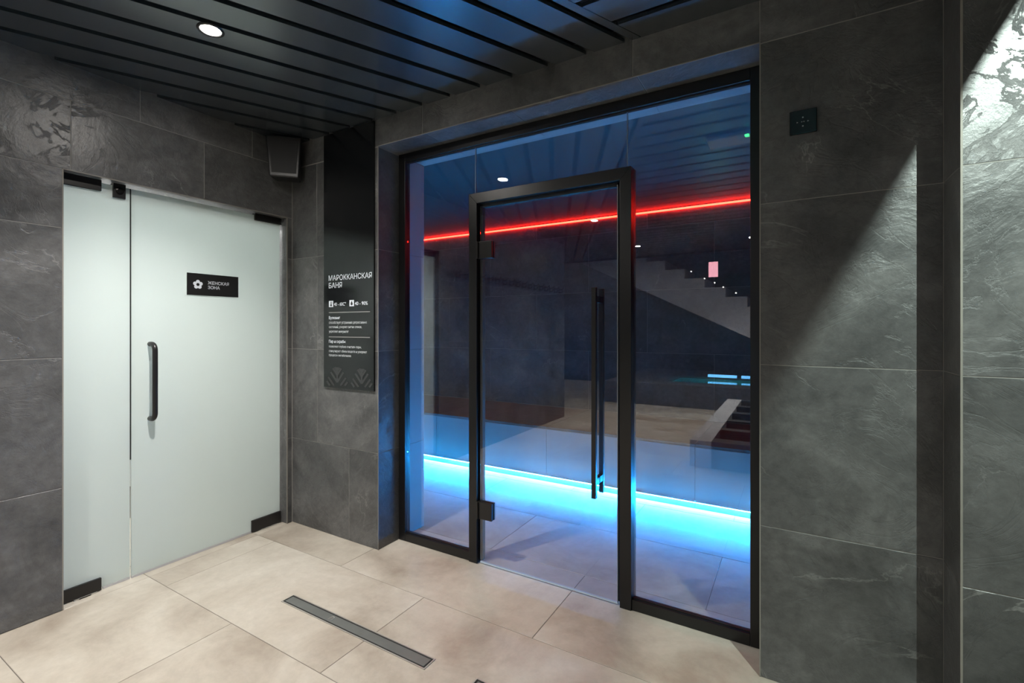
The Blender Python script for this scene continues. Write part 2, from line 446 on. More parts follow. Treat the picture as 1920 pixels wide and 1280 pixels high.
# ------------------------------------------------------------------ ceiling of dark panels with open joints
ce = boxes('ceiling', [((-4.0, -5.9, 2.600), (6.5, 0.40, 2.70)), ((-4.0, -5.98, ZC), (6.5, -5.9, 4.2))], M['void'])
set_props(ce, 'dark panelled ceiling with black open joints', 'ceiling', kind='structure')
cs, sn = math.cos(PHI), math.sin(PHI)
def clip(poly, a, b, c):          # keep a*x+b*y <= c
    out = []
    for i in range(len(poly)):
        p, q = poly[i], poly[(i + 1) % len(poly)]
        dp, dq = a * p[0] + b * p[1] - c, a * q[0] + b * q[1] - c
        if dp <= 0: out.append(p)
        if (dp < 0 < dq) or (dq < 0 < dp):
            t = dp / (dp - dq); out.append((p[0] + (q[0] - p[0]) * t, p[1] + (q[1] - p[1]) * t))
    return out
S_T0, S_T1 = 2.100, 2.134
def slat(poly, name='ceiling_slat'):
    if len(poly) < 3: return
    bm = prism(bmesh.new(), poly, ZC, ZC + 0.016)
    mesh_obj(name, bm, M['panel'], ce)
regA = [(0.001, -0.001), (0.001, -5.85), (3.2, -5.85), (3.2, -0.001)]
s = 0.515 - 0.1745 * 4
while s < S_T0 - 0.03:
    lo, hi = s + 0.034, min(s + 0.1745, S_T0 - 0.030)
    p = clip(clip(regA, cs, -sn, hi), -cs, sn, -lo)
    if hi - lo > 0.02: slat(p)
    s += 0.1745
# the same run goes on past the end of the hook wall
s = 0.515 - 0.1745 * 30
regA2 = [(-3.99, -4.09), (-3.99, -5.85), (0.0, -5.85), (0.0, -4.09)]
while s < S_T0 - 0.03:
    lo, hi = s + 0.034, s + 0.1745
    p = clip(clip(regA2, cs, -sn, min(hi, S_T0 - 0.024)), -cs, sn, -lo)
    slat(p)
    s += 0.1745
slat(clip(clip([(-2, -0.001), (-2, -5.85), (3.2, -5.85), (3.2, -0.001)], cs, -sn, S_T1), -cs, sn, -S_T0), 'ceiling_border_strip')
yb = -0.132; n = 0
while yb > -5.85:
    hi, lo = yb, yb
    top = -0.001 if n == 0 else yb + 0.1745 - 0.034
    xr = 6.49 if yb < -0.30 else 3.327
    reg = [(-3.0, max(yb, -5.85)), (xr, max(yb, -5.85)), (xr, top), (-3.0, top)]
    if n == 1: 
        reg = [(-3.0, yb), (3.327, yb), (3.327, top), (-3.0, top)]
    slat(clip(reg, -cs, sn, -(S_T1 + 0.003)))
    yb -= 0.1745; n += 1

# ------------------------------------------------------------------ steam room behind the glass
SX0, SX1, SYB, SZ, BY = -1.30, 3.34, 2.60, 2.434, 1.63
sb = box('wall_steam_back', (SX0 - 0.1, SYB + 0.0016, 0), (SX1 + 0.1, SYB + 0.12, 2.5), M['slate_grout'])
set_props(sb, 'dark tiled rear wall of the steam room', 'wall', kind='structure')
for ri, (a, b) in enumerate(zip([0.47, 1.07, 1.67, 2.27], [1.07, 1.67, 2.27, 2.43])):
    xs = SX0 - (0.6 if ri % 2 else 0.0)
    while xs < SX1:
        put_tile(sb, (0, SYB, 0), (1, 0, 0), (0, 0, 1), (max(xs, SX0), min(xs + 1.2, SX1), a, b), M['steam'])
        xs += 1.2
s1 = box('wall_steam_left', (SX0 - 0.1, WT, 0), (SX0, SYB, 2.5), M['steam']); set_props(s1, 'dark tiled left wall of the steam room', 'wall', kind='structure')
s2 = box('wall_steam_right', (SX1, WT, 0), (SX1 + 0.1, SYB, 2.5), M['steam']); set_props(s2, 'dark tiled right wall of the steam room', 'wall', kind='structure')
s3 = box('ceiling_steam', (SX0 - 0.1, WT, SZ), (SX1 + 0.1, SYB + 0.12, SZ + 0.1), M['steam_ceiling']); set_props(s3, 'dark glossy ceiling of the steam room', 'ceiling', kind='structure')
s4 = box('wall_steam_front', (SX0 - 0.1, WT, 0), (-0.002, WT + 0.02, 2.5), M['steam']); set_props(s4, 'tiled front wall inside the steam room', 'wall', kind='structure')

bench = empty('steam_bench', (1.0, BY, 0), 'long tiled steam room bench lit blue along its foot', 'bench')
box('bench_body', (SX0, BY + 0.05, 0.002), (SX1, SYB - 0.001, 0.435), M['slate_grout'], bench)
xs = SX0
while xs < SX1 - 0.01:
    x2 = min(xs + 1.2, SX1)
    put_tile(bench, (0, BY, 0), (1, 0, 0), (0, 0, 1), (xs, x2, 0.052, 0.446), M['bench_lit_reveal'], t=0.012, name='front_tile')
    put_tile(bench, (0, BY, 0), (1, 0, 0), (0, 0, 1), (xs, x2, 0.001, 0.050), M['steam'], t=0.012, name='plinth_tile')
    put_tile(bench, (0, 0, 0.466), (1, 0, 0), (0, 1, 0), (xs, x2, BY, SYB - 0.001), M['steam'], t=0.020, name='seat_tile')
    xs = x2
box('bench_front_panel', (SX0, BY + 0.010, 0.002), (SX1, BY + 0.055, 0.447), M['slate_grout'], bench)
led = empty('blue_led_strip', (1.0, BY - 0.005, 0.045), 'bright blue light strip along the foot of the bench', 'light strip')
box('diffuser', (SX0, BY - 0.018, 0.0490), (SX1, BY - 0.0005, 0.0520), M['blue_led'], led)
box('channel', (SX0, BY - 0.0185, 0.0522), (SX1, BY - 0.0005, 0.0562), M['white'], led)
red = empty('red_led_strip', (1.0, SYB, 2.411), 'glowing red light strip along the top of the steam room wall', 'light strip')
box('diffuser', (SX0, SYB - 0.012, 2.411), (SX1, SYB - 0.001, 2.426), M['red_led'], red)
box('channel', (SX0, SYB - 0.012, 2.4265), (SX1, SYB - 0.001, 2.4335), M['frame'], red)

# ------------------------------------------------------------------ black framed glazing
FY0, FY1 = 0.168, 0.212
part = empty('glazed_partition', (1.8, G, 0), 'black framed glass screen filling the wide wall opening', 'partition')
def rail(lo, hi, name, parent): return box(name, lo, hi, M['frame'], parent, bev=0.0018)
XL, XR = OX0 + 0.001, OX1 - 0.001
FZ1, FZ0 = OZ - 0.001, 2.326
rail((XL, FY0, 0.001), (0.862, FY1, FZ1), 'side_post', part)
rail((2.762, FY0, 0.001), (XR, FY1, FZ1), 'side_post', part)
rail((0.8625, FY0, FZ0), (2.7615, FY1, FZ1), 'top_rail', part)
SXL0, SXL1, SXR0, SXR1, HZ0, HZ1 = 1.349, 1.402, 2.215, 2.269, 2.000, 2.057
rail((0.8625, FY0, 0.001), (SXL0 - 0.001, FY1, 0.050), 'bottom_rail', part)
rail((SXR1 + 0.001, FY0, 0.001), (2.7615, FY1, 0.050), 'bottom_rail', part)
def pane(name, lo, hi, parent): return box(name, lo, hi, M['glass'], parent)
g0, g1 = G - 0.005, G + 0.005
pane('glass_pane', (0.8635, g0, 0.051), (SXL0 + 0.024, g1, FZ0 - 0.001), part)
pane('glass_pane', (SXL0 + 0.028, g0, HZ1 + 0.0015), (SXR1 - 0.028, g1, FZ0 - 0.001), part)
pane('glass_pane', (SXR1 - 0.024, g0, 0.051), (2.7605, g1, FZ0 - 0.001), part)
M['joint'] = plain('glass_joint', (0.20, 0.24, 0.27), 0.3)
for jx in (SXL0 + 0.026, SXR1 - 0.026):
    box('glass_joint', (jx - 0.0016, g0 - 0.0005, HZ1 + 0.002), (jx + 0.0016, g1 + 0.0005, FZ0 - 0.001), M['joint'], part)
# glazing beads: thin bright inner lips
for lo, hi in (((0.8625, FY0 + 0.012, 0.0505), (SXL0 - 0.001, g0 - 0.001, 0.0555)), ((SXR1 + 0.001, FY0 + 0.012, 0.0505), (2.7615, g0 - 0.001, 0.0555)),
               ((0.8625, FY0 + 0.012, FZ0 - 0.006), (2.7615, g0 - 0.001, FZ0 - 0.0005))):
    box('glazing_bead', lo, hi, M['black'], part)

door = empty('door_2', (1.8, G, 0), 'clear glass door in a black frame leading to the steam room', 'door', kind='structure')
DFY0, DFY1 = 0.160, 0.240
def frame_poly(name, pts, parent):   # polygon in X-Z, extruded in Y
    bm = bmesh.new()
    a = [bm.verts.new((x, DFY0, z)) for x, z in pts]; b = [bm.verts.new((x, DFY1, z)) for x, z in pts]
    n = len(pts); bm.faces.new(a); bm.faces.new(b[::-1])
    for i in range(n): bm.faces.new((a[i], b[i], b[(i + 1) % n], a[(i + 1) % n]))
    bmesh.ops.recalc_face_normals(bm, faces=bm.faces)
    bmesh.ops.bevel(bm, geom=list(bm.edges), offset=0.0016, segments=2, affect='EDGES', profile=0.6)
    return mesh_obj(name, bm, M['frame'], parent)
frame_poly('door_frame_stile', [(SXL0, 0.001), (SXL1, 0.001), (SXL1, HZ0), (SXL0, HZ1)], door)
frame_poly('door_frame_stile', [(SXR0, 0.001), (SXR1, 0.001), (SXR1, HZ1), (SXR0, HZ0)], door)
frame_poly('door_frame_head', [(SXL0, HZ1), (SXL1, HZ0), (SXR0, HZ0), (SXR1, HZ1)], door)
LX0, LX1 = 1.416, 2.200
leaf = box('door_leaf', (LX0, 0.176, 0.012), (LX1, 0.184, 1.984), M['glass'], door)
box('bottom_seal', (LX0, 0.1755, 0.005), (LX1, 0.1845, 0.012), plain('clear_seal', (0.55, 0.68, 0.80), 0.15, coat=1.0), leaf)
box('seal_or_dark_gap', (SXL1 + 0.001, 0.190, 0.012), (LX0 + 0.006, 0.215, HZ0 - 0.002), M['rubber'], door)
box('seal_or_dark_gap', (LX1 - 0.006, 0.190, 0.012), (SXR0 - 0.001, 0.215, HZ0 - 0.002), M['rubber'], door)
box('seal_or_dark_gap', (SXL1 + 0.001, 0.190, HZ0 - 0.020), (SXR0 - 0.001, 0.215, HZ0 - 0.001), M['rubber'], door)
box('leaf_edge', (LX1 - 0.002, 0.1755, 0.012), (LX1 + 0.001, 0.1845, 1.984), plain('polished_glass_edge', (0.30, 0.33, 0.34), 0.25, coat=1.0), leaf)
for hz in (1.738, 0.300):
    hg = box('hinge', (1.4035, 0.150, hz - 0.047), (1.415, 0.212, hz + 0.047), M['black'], door, bev=0.001)
    box('hinge_plate', (1.412, 0.160, hz - 0.047), (1.500, 0.176, hz + 0.047), M['black'], hg, bev=0.0025)
    box('hinge_plate', (1.412, 0.184, hz - 0.047), (1.500, 0.198, hz + 0.047), M['black'], hg, bev=0.0025)
    box('hinge_slot', (1.4025, 0.154, hz - 0.019), (1.4040, 0.157, hz + 0.019), M['rubber'], hg)
hd = empty('door_handle', (2.10, 0.18, 1.0)); hd.parent = door; hd.matrix_parent_inverse = door.matrix_basis.inverted()
for yy in (0.120, 0.222):
    box('handle_bar', (2.090, yy, 0.500), (2.112, yy + 0.022, 1.500), M['black'], hd, bev=0.0015)
for zz in (0.560, 1.430):
    box('handle_standoff', (2.091, 0.1421, zz), (2.111, 0.1758, zz + 0.030), M['black'], hd)
    box('handle_standoff', (2.091, 0.1842, zz), (2.111, 0.2219, zz + 0.030), M['black'], hd)

# ------------------------------------------------------------------ white glass door on the left
DXG = -0.075                      # back of the glass
GX0, GX1 = -0.075, -0.065
d1 = empty('door_1', (-0.07, -0.6, 0), 'white milk glass door with black pull handle and black fittings', 'door', kind='structure')
side = box('side_panel', (GX0, DY0 + 0.006, 0.012), (GX1, -0.890, 2.034), M['milk'], d1, bev=0.0012)
leaf1 = box('door_leaf', (GX0, -0.8835, 0.012), (GX1, DY1 - 0.010, 2.034), M['milk'], d1, bev=0.0012)
box('bottom_seal', (GX0 + 0.001, DY0 + 0.17, 0.0008), (GX1 + 0.002, -0.89, 0.0118), M['seal'], side)
box('bottom_seal', (GX0 + 0.001, -0.883, 0.0008), (GX1 + 0.002, -0.246, 0.0118), M['seal'], leaf1)
box('seal_or_dark_gap', (GX0 + 0.001, -0.8896, 0.62), (GX1 - 0.001, -0.8839, 2.033), M['rubber'], side)  # dark strip stands in for the darkness seen through the upper gap
def patch(y0, y1, z0, z1, parent, name='patch_fitting'):
    return box(name, (GX0 - 0.014, y0, z0), (GX1 + 0.013, y1, z1), M['black'], parent, bev=0.002)
patch(DY0 + 0.004, -1.012, 1.990, 2.0445, side)
patch(DY0 + 0.004, -1.012, 0.004, 0.064, side)
patch(-0.245, DY1 - 0.009, 0.006, 0.078, leaf1)
patch(-0.225, DY1 - 0.009, 2.000, 2.044, leaf1)
lk = patch(-0.964, -0.912, 1.972, 2.0445, side, 'door_stop')
bm = bmesh.new(); lathe(bm, [(0.017, 0), (0.017, 0.004), (0.012, 0.005)], 20)
mesh_obj('stop_button', bm, M['bronze'], lk, matrix=Matrix.Translation((GX1 + 0.0132, -0.938, 2.008)) @ Matrix.Rotation(math.pi / 2, 4, 'Y'))
for y0, y1, dz in ((-1.16, -1.03, 0.0035), (-0.225, -0.07, 0.005)):
    box('floor_pivot', (GX1 + 0.001, y0 + 0.04, 0.0005), (GX1 + 0.018, y1, 0.0045), M['steel_rim'], d1)
box('floor_pivot', (GX0, -1.10, 0.0005), (GX1 + 0.022, -1.055, 0.004), M['bronze'], d1)
# D-shaped pull handle
hx0, hx1 = GX1 + 0.0005, GX1 + 0.058
hy, hz0, hz1, rr = -0.800, 0.822, 1.222, 0.034
pts = [(hx0, hy, hz0)]
for a in range(0, 91, 15):
    t = math.radians(a); pts.append((hx1 - rr + rr * math.sin(t), hy, hz0 + rr - rr * math.cos(t)))
for a in range(0, 91, 15):
    t = math.radians(a); pts.append((hx1 - rr + rr * math.cos(t), hy, hz1 - rr + rr * math.sin(t)))
pts.append((hx0, hy, hz1))
hh = mesh_obj('pull_handle', tube(bmesh.new(), pts, 0.0125, 16), M['black'], leaf1, smooth=True)

# ------------------------------------------------------------------ lettering helpers
_txt = [0]
def text_mesh(body, extrude=0.0004):
    cu = bpy.data.curves.new('t', 'FONT'); cu.body = body; cu.size = 1.0; cu.extrude = 0; cu.offset = 0.008
    cu.resolution_u = 3
    o = bpy.data.objects.new('t', cu); COL.objects.link(o)
    dg = bpy.context.evaluated_depsgraph_get(); dg.update()
    me = bpy.data.meshes.new_from_object(o.evaluated_get(dg))
    COL.objects.unlink(o); bpy.data.objects.remove(o); bpy.data.curves.remove(cu)
    return me
def place_text(body, origin, U, V, width, height, mat, parent, name='lettering', bold=0.0):
    """fit the text into width x height (cap or full height of its box) with its lower left corner at origin"""
    me = text_mesh(body)
    xs = [v.co.x for v in me.vertices]; ys = [v.co.y for v in me.vertices]
    x0, x1 = min(xs), max(xs); sx = width / (x1 - x0)
    sy = height / 0.729 if height else sx            # height = capital height
    W = U.cross(V)
    mt = Matrix(((U.x, V.x, W.x, origin.x), (U.y, V.y, W.y, origin.y), (U.z, V.z, W.z, origin.z), (0, 0, 0, 1)))
    for v in me.vertices: v.co = Vector(((v.co.x - x0) * sx, v.co.y * sy, 0.0))
    me.materials.clear(); me.materials.append(mat)
    o = bpy.data.objects.new(name, me); o.matrix_basis = mt
    return link(o, parent)

# ------------------------------------------------------------------ sign plate on the white door
pl = empty('door_sign', (GX1 + 0.004, -0.475, 1.56), 'small black sign with a white flower and the words женская зона', 'sign')
PX = GX1 + 0.0055
box('plate', (GX1 + 0.0004, -0.620, 1.498), (PX, -0.329, 1.6245), M['plate'], pl, bev=0.0008)
U, V = Vector((0, 1, 0)), Vector((0, 0, 1))
place_text('ЖЕНСКАЯ', Vector((PX + 0.0006, -0.5085, 1.5655)), U, V, 0.121, 0.0185, M['letter'], pl)
place_text('ЗОНА', Vector((PX + 0.0006, -0.5085, 1.5385)), U, V, 0.0675, 0.0185, M['letter'], pl)
bm = bmesh.new(); nn = 90; ri, ro = [], []
for kf in range(nn):
    a = 2 * math.pi * kf / nn
    # outline of five overlapping round petals
    best = 0
    for pet in range(5):
        pa = math.pi / 2 + pet * 2 * math.pi / 5; dd = 0.0160; pr = 0.0108
        b_ = dd * math.cos(a - pa); disc = b_ * b_ - dd * dd + pr * pr
        if disc >= 0: best = max(best, b_ + math.sqrt(disc))
    best = max(best, 0.0165)
    ri.append(bm.verts.new((0, 0.0088 * math.cos(a), 0.0088 * math.sin(a)))); ro.append(bm.verts.new((0, best * math.cos(a), best * math.sin(a))))
for kf in range(nn): bm.faces.new((ri[kf], ro[kf], ro[(kf + 1) % nn], ri[(kf + 1) % nn]))
bmesh.ops.recalc_face_normals(bm, faces=bm.faces)
mesh_obj('flower_emblem', bm, M['letter'], pl, matrix=Matrix.Translation((PX + 0.0006, -0.563, 1.560)))

# ------------------------------------------------------------------ tall black information panel
ip = empty('information_panel', (0.562, 0.0, 0.93), 'tall glossy black information panel with white lettering, hung beside the glazing', 'sign')
SY = -0.012
box('panel_board', (0.338, SY, 0.934), (0.786, -0.0015, 2.530), M['sign'], ip, bev=0.0010)
TYp = SY - 0.0006
U, V = Vector((1, 0, 0)), Vector((0, 0, 1))
def sign_line(body, xl, xr, yb, yt, mat=None, name='lettering'):
    a = at_y(xl, yb, SY); b = at_y(xr, yb, SY); t = at_y(xl, yt, SY)
    return place_text(body, Vector((a.x, TYp, a.z)), U, V, b.x - a.x, t.z - a.z, mat or M['letter'], ip, name)
sign_line('МАРОККАНСКАЯ', 616.5, 697.2, 526.4, 516.6)
sign_line('БАНЯ', 616.7, 641.2, 540.3, 530.3)
sign_line('40 - 60C°', 626.4, 648.7, 573.4, 567.0)
sign_line('40 - 90%', 665.4, 689.5, 571.9, 565.2)
sign_line('Вулканит', 616.9, 637.6, 598.2, 592.8)
sign_line('способствует устранению депрессивных', 616.9, 688.0, 606.7, 602.0, M['letter_dim'])
sign_line('состояний, ускоряет снятие отеков,', 616.9, 678.4, 614.8, 610.2, M['letter_dim'])
sign_line('укрепляет иммунитет', 616.9, 653.8, 623.2, 618.6, M['letter_dim'])
sign_line('Пар и скрабы', 616.9, 647.8, 642.2, 636.8)
sign_line('позволяют глубоко очистить поры,', 616.9, 677.6, 651.0, 646.6, M['letter_dim'])
sign_line('стимулируют обмен веществ и ускоряют', 616.9, 688.0, 659.4, 655.0, M['letter_dim'])
sign_line('процессы метаболизма', 616.9, 658.2, 667.2, 662.8, M['letter_dim'])
def flat_quads(name, quads, mat, parent, y):
    bm = bmesh.new()
    for q in quads: bm.faces.new([bm.verts.new((p[0], y, p[1])) for p in q])
    bmesh.ops.recalc_face_normals(bm, faces=bm.faces)
    return mesh_obj(name, bm, mat, parent)
def rect(x0, x1, z0, z1): return [(x0, z0), (x1, z0), (x1, z1), (x0, z1)]
for yl, xr in ((585.9, 693.8), (631.3, 693.8)):
    a = at_y(616.7, yl, SY); b = at_y(xr, yl, SY)
    flat_quads('divider_rule', [rect(a.x, b.x, a.z - 0.0026, a.z + 0.0026)], M['rule'], ip, TYp)
# thermometer and droplet icons
for (x0, x1, yb, yt, kind) in ((616.9, 625.0, 575.6, 564.1, 't'), (655.3, 663.9, 574.1, 562.4, 'd')):
    a = at_y(x0, yb, SY); b = at_y(x1, yb, SY); t = at_y(x0, yt, SY)
    ic = flat_quads('icon_tile', [rect(a.x, b.x, a.z, t.z)], M['letter'], ip, TYp)
    cx, cz, w, h = (a.x + b.x) / 2, (a.z + t.z) / 2, b.x - a.x, t.z - a.z
    if kind == 't':
        q = [rect(cx - w * .09, cx + w * .09, cz - h * .1, cz + h * .36), rect(cx - w * .2, cx + w * .2, cz - h * .36, cz - h * .1),
             rect(cx + w * .2, cx + w * .34, cz + h * .22, cz + h * .28), rect(cx + w * .2, cx + w * .34, cz + h * .06, cz + h * .12)]
    else:
        q = [[(cx, cz + h * .38), (cx - w * .24, cz - h * .05), (cx - w * .22, cz - h * .25), (cx, cz - h * .36), (cx + w * .22, cz - h * .25), (cx + w * .24, cz - h * .05)]]
    flat_quads('icon_mark', q, M['plate'], ic, TYp - 0.0005)
# leaf motif at the foot of the panel: stacked chevrons
def motif(cxp, dyp):
    q = []
    def P(px, py):
        p = at_y(604 + px / 16.0, 660 + py / 16.0, SY); return (p.x, p.z)
    def bar(x1, y1, x2, y2, w=30):
        d = math.hypot(x2 - x1, y2 - y1); nx, ny = -(y2 - y1) / d * w, (x2 - x1) / d * w
        q.append([P(x1 + nx, y1 + ny), P(x2 + nx, y2 + ny), P(x2 - nx, y2 - ny), P(x1 - nx, y1 - ny)])
    b0 = 1000 + dyp
    for top, reach in ((560, 70), (680, 125), (900, 190)):
        y = top + dyp
        bar(cxp, y, cxp - reach, y - reach * 1.62); bar(cxp, y, cxp + reach, y - reach * 1.62 + 14)
    bar(cxp, 450 + dyp, cxp, 905 + dyp, 26)
    for (xa, ya, xb, yb) in ((-262, 745, -95, 1000), (262, 770, 95, 1005), (-310, 860, -220, 1000), (310, 890, 230, 1010)):
        bar(cxp + xa, ya + dyp, cxp + xb, yb + dyp)
    return q
for cxp, dyp in ((455, 0), (1190, 45)):
    for jq, q in enumerate(motif(cxp, dyp)):
        flat_quads('leaf_motif', [q], M['motif'], ip, TYp - 0.00004 * jq)

# ------------------------------------------------------------------ touch switch on the right
sw = empty('touch_switch', (2.945, 0, 2.05), 'square black glass touch switch with small white symbols', 'switch')
box('switch_plate', (2.903, -0.0105, 2.007), (2.987, -0.001, 2.091), M['switch'], sw, bev=0.002)
def disc(cx, cz, r, y, n=12):
    return [(cx + r * math.cos(2 * math.pi * k / n), cz + r * math.sin(2 * math.pi * k / n)) for k in range(n)]
sy = -0.0111
for dx, dz in ((0, 0.0155), (0, -0.0155), (-0.0165, 0), (0.0165, 0)):
    c = (2.944 + dx, 2.048 + dz)
    flat_quads('symbol', [[(c[0] - .0026, c[1] - .0026), (c[0] + .0028, c[1]), (c[0] - .0026, c[1] + .0026)]] if dx else [disc(c[0], c[1], 0.0026, sy)], M['icon'], sw, sy)
flat_quads('symbol', [[(2.9395, 2.0455), (2.9432, 2.048), (2.9395, 2.0505)], [(2.9485, 2.0455), (2.9448, 2.048), (2.9485, 2.0505)]], M['icon'], sw, sy)

# ------------------------------------------------------------------ corner loudspeaker
sp = empty('corner_loudspeaker', (0.11, -0.11, 2.25), 'black wedge-shaped loudspeaker mounted in the ceiling corner above the white door', 'loudspeaker')
bm = bmesh.new()
tp = [(0.072, -0.235), (0.215, -0.083), (0.125, -0.012), (0.012, -0.130)]
bt = [(0.085, -0.222), (0.205, -0.095), (0.120, -0.020), (0.020, -0.125)]
vt = [bm.verts.new((x, y, 2.520)) for x, y in tp]; vb = [bm.verts.new((x, y, 2.262)) for x, y in bt]
bm.faces.new(vt); bm.faces.new(vb[::-1])
for i in range(4): bm.faces.new((vb[i], vb[(i + 1) % 4], vt[(i + 1) % 4], vt[i]))
bmesh.ops.recalc_face_normals(bm, faces=bm.faces)
bmesh.ops.bevel(bm, geom=list(bm.edges), offset=0.008, segments=3, affect='EDGES', profile=0.5)
mesh_obj('cabinet', bm, plain('speaker_plastic', (0.008, 0.008, 0.009), 0.35, bump=0.2, bscale=250), sp)
bm = bmesh.new()
fb0, fb1 = Vector((0.085, -0.222, 0)), Vector((0.205, -0.095, 0)); ft0, ft1 = Vector((0.072, -0.235, 0)), Vector((0.215, -0.083, 0))
nrm = Vector((0.72, -0.69, 0))
def fpt(a, b): 
    lo = fb0.lerp(fb1, a); hi = ft0.lerp(ft1, a); p = lo.lerp(hi, b); return Vector((p.x, p.y, 2.262 + 0.258 * b)) + nrm * 0.0035
g = [fpt(.10, .10), fpt(.90, .10), fpt(.90, .92), fpt(.10, .92)]
fv = [bm.verts.new(p) for p in g]; bv = [bm.verts.new(p - nrm * 0.005) for p in g]
bm.faces.new(fv); bm.faces.new(bv[::-1])
for i in range(4): bm.faces.new((fv[i], bv[i], bv[(i + 1) % 4], fv[(i + 1) % 4]))
bmesh.ops.recalc_face_normals(bm, faces=bm.faces)
mesh_obj('grille', bm, plain('speaker_grille', (0.010, 0.010, 0.011), 0.5, metal=0.0, bump=0.8, bscale=700), sp)
bm = bmesh.new(); prism(bm, [(0.02, -0.12), (0.118, -0.022), (0.0, 0.0)], 2.33, 2.45)
mesh_obj('wall_bracket', bm, M['black'], sp)

# ------------------------------------------------------------------ floor drains
def make_drain(x0, x1, label):
    y0, y1 = -0.616, -0.549
    d = empty('floor_drain', ((x0 + x1) / 2, (y0 + y1) / 2, 0), label, 'drain', 'linear floor drains')
    rim = 0.005
    boxes('drain_rim', [((x0, y0, 0.0002), (x1, y0 + rim, 0.0030)), ((x0, y1 - rim, 0.0002), (x1, y1, 0.0030)),
                        ((x0, y0 + rim, 0.0002), (x0 + rim, y1 - rim, 0.0030)), ((x1 - rim, y0 + rim, 0.0002), (x1, y1 - rim, 0.0030))], M['steel_rim'], d)
    box('drain_channel', (x0 + rim, y0 + rim, 0.0002), (x1 - rim, y1 - rim, 0.0005), M['rubber'], d)
    cv = box('drain_cover', (x0 + 0.013, y0 + 0.012, 0.0006), (x1 - 0.013, y1 - 0.012, 0.0024), M['steel'], d, bev=0.0005)
    for fx in (0.36, 0.66):
        cx = x0 + (x1 - x0) * fx
        if fx < 0.5:
            pts = [(cx, y0 + 0.020 + 0.022 * 0, 0.001)]
            pts = [(cx - 0.009, y0 + 0.020, 0.0030)] + [(cx - 0.009 * math.cos(t), y0 + 0.036 + 0.009 * math.sin(t), 0.0030) for t in [math.pi * q / 8 for q in range(9)]] + [(cx + 0.009, y0 + 0.020, 0.0030)]
            mesh_obj('lifting_loop', tube(bmesh.new(), pts, 0.0018, 6), M['steel_rim'], cv)
    return d
make_drain(0.807, 1.699, 'long steel floor drain set in the tiles before the glazing')
make_drain(1.898, 2.790, 'second steel floor drain just peeking in at the bottom edge')

# ------------------------------------------------------------------ downlights
def make_downlight(x, y, label, power=P_MAIN, cone=116, col=(1.0, 0.965, 0.92), ZC=ZC):
    d = empty('recessed_downlight', (x, y, ZC), label, 'lamp', 'recessed ceiling downlights')
    bm = bmesh.new(); n = 32
    prof = [(0.036, 0.012), (0.036, -0.001), (0.040, -0.004), (0.049, -0.003), (0.050, -0.0005), (0.050, 0.0)]
    rings = [[bm.verts.new((r * math.cos(2 * math.pi * k / n), r * math.sin(2 * math.pi * k / n), z)) for k in range(n)] for r, z in prof]
    for i in range(len(rings) - 1):
        for k in range(n): bm.faces.new((rings[i][k], rings[i][(k + 1) % n], rings[i + 1][(k + 1) % n], rings[i + 1][k]))
    bmesh.ops.recalc_face_normals(bm, faces=bm.faces)
    mesh_obj('trim_ring', bm, M['black'], d, smooth=True, matrix=Matrix.Translation((x, y, ZC)))
    bm = bmesh.new(); lathe(bm, [(0.030, 0.0), (0.034, -0.0005), (0.034, 0.002)], 32)
    mesh_obj('lens', bm, M['lamp_face'], d, matrix=Matrix.Translation((x, y, ZC - 0.0025)))
    ld = bpy.data.lights.new('downlight_light', 'SPOT'); ld.energy = power; ld.color = col
    ld.spot_size = math.radians(cone); ld.spot_blend = 1.0; ld.shadow_soft_size = 0.014
    lo = bpy.data.objects.new('downlight_light', ld); lo.location = (x, y, ZC - 0.03); link(lo, d)
    return d
make_downlight(0.845, -0.955, 'glaring round ceiling downlight near the white door')
make_downlight(0.955, -2.79, 'ceiling downlight mirrored against the red line in the glass door', P_MAIN)
make_downlight(0.900, -4.72, 'ceiling downlight mirrored right of the glass door frame', P_MAIN)
make_downlight(2.424, -4.80, 'ceiling downlight mirrored at the right end of the glass', P_MAIN)

make_downlight(4.25, -4.80, 'added unseen downlight brightening the floor mirrored in the glass')  # unseen lamp added to lift the mirrored floor and foot bath
make_downlight(-1.60, -7.40, 'added unseen high downlight brightening the area around the staircase', 260.0, ZC=4.2)  # unseen lamp added to brighten the stairs and far wall

# unseen light added behind the milk glass door to even its glow
vl = empty('door_backlight', (-1.05, -0.6, 2.515), 'added unseen light that evens the glow of the milk glass door', 'lamp')
box('light_frame', (-1.36, -0.91, 2.500), (-0.74, -0.29, 2.5195), M['white'], vl, bev=0.002)
box('light_diffuser', (-1.34, -0.89, 2.4955), (-0.76, -0.31, 2.4998), emit('door_backlight_face', (1.0, 1.0, 0.99), 58.0), vl)

# shielded spotlight beside the pillar
LS = Vector((3.72, -1.30, 2.490))
sl = empty('shielded_spotlight', (LS.x, LS.y, ZC), 'shielded ceiling spotlight washing the pillar wall with cool light', 'lamp')
bm = bmesh.new(); lathe(bm, [(0.012, 0.018), (0.022, 0.020), (0.022, 0.046)], 20)
mesh_obj('housing', bm, M['black'], sl, matrix=Matrix.Translation(LS))
bm = bmesh.new(); lathe(bm, [(0.008, 0.0165), (0.010, 0.018)], 20)
mesh_obj('lens', bm, M['spot_face'], sl, matrix=Matrix.Translation(LS))
e = Vector((0.9935, 0.1135, 0)); h = Vector((-0.1135, 0.9935, 0))      # across / along the shield edge
bm = bmesh.new()
edge = LS - e * 0.030 + Vector((0, 0, -0.030 * 2.053))
c8 = []
for sgn, dz, de in ((-1, 0, 0), (1, 0, 0), (1, 1, 0), (-1, 1, 0)):
    c8.append(edge + h * (0.13 + 0.21 * sgn) + Vector((0, 0, (ZC - 0.001 - edge.z) * dz)))
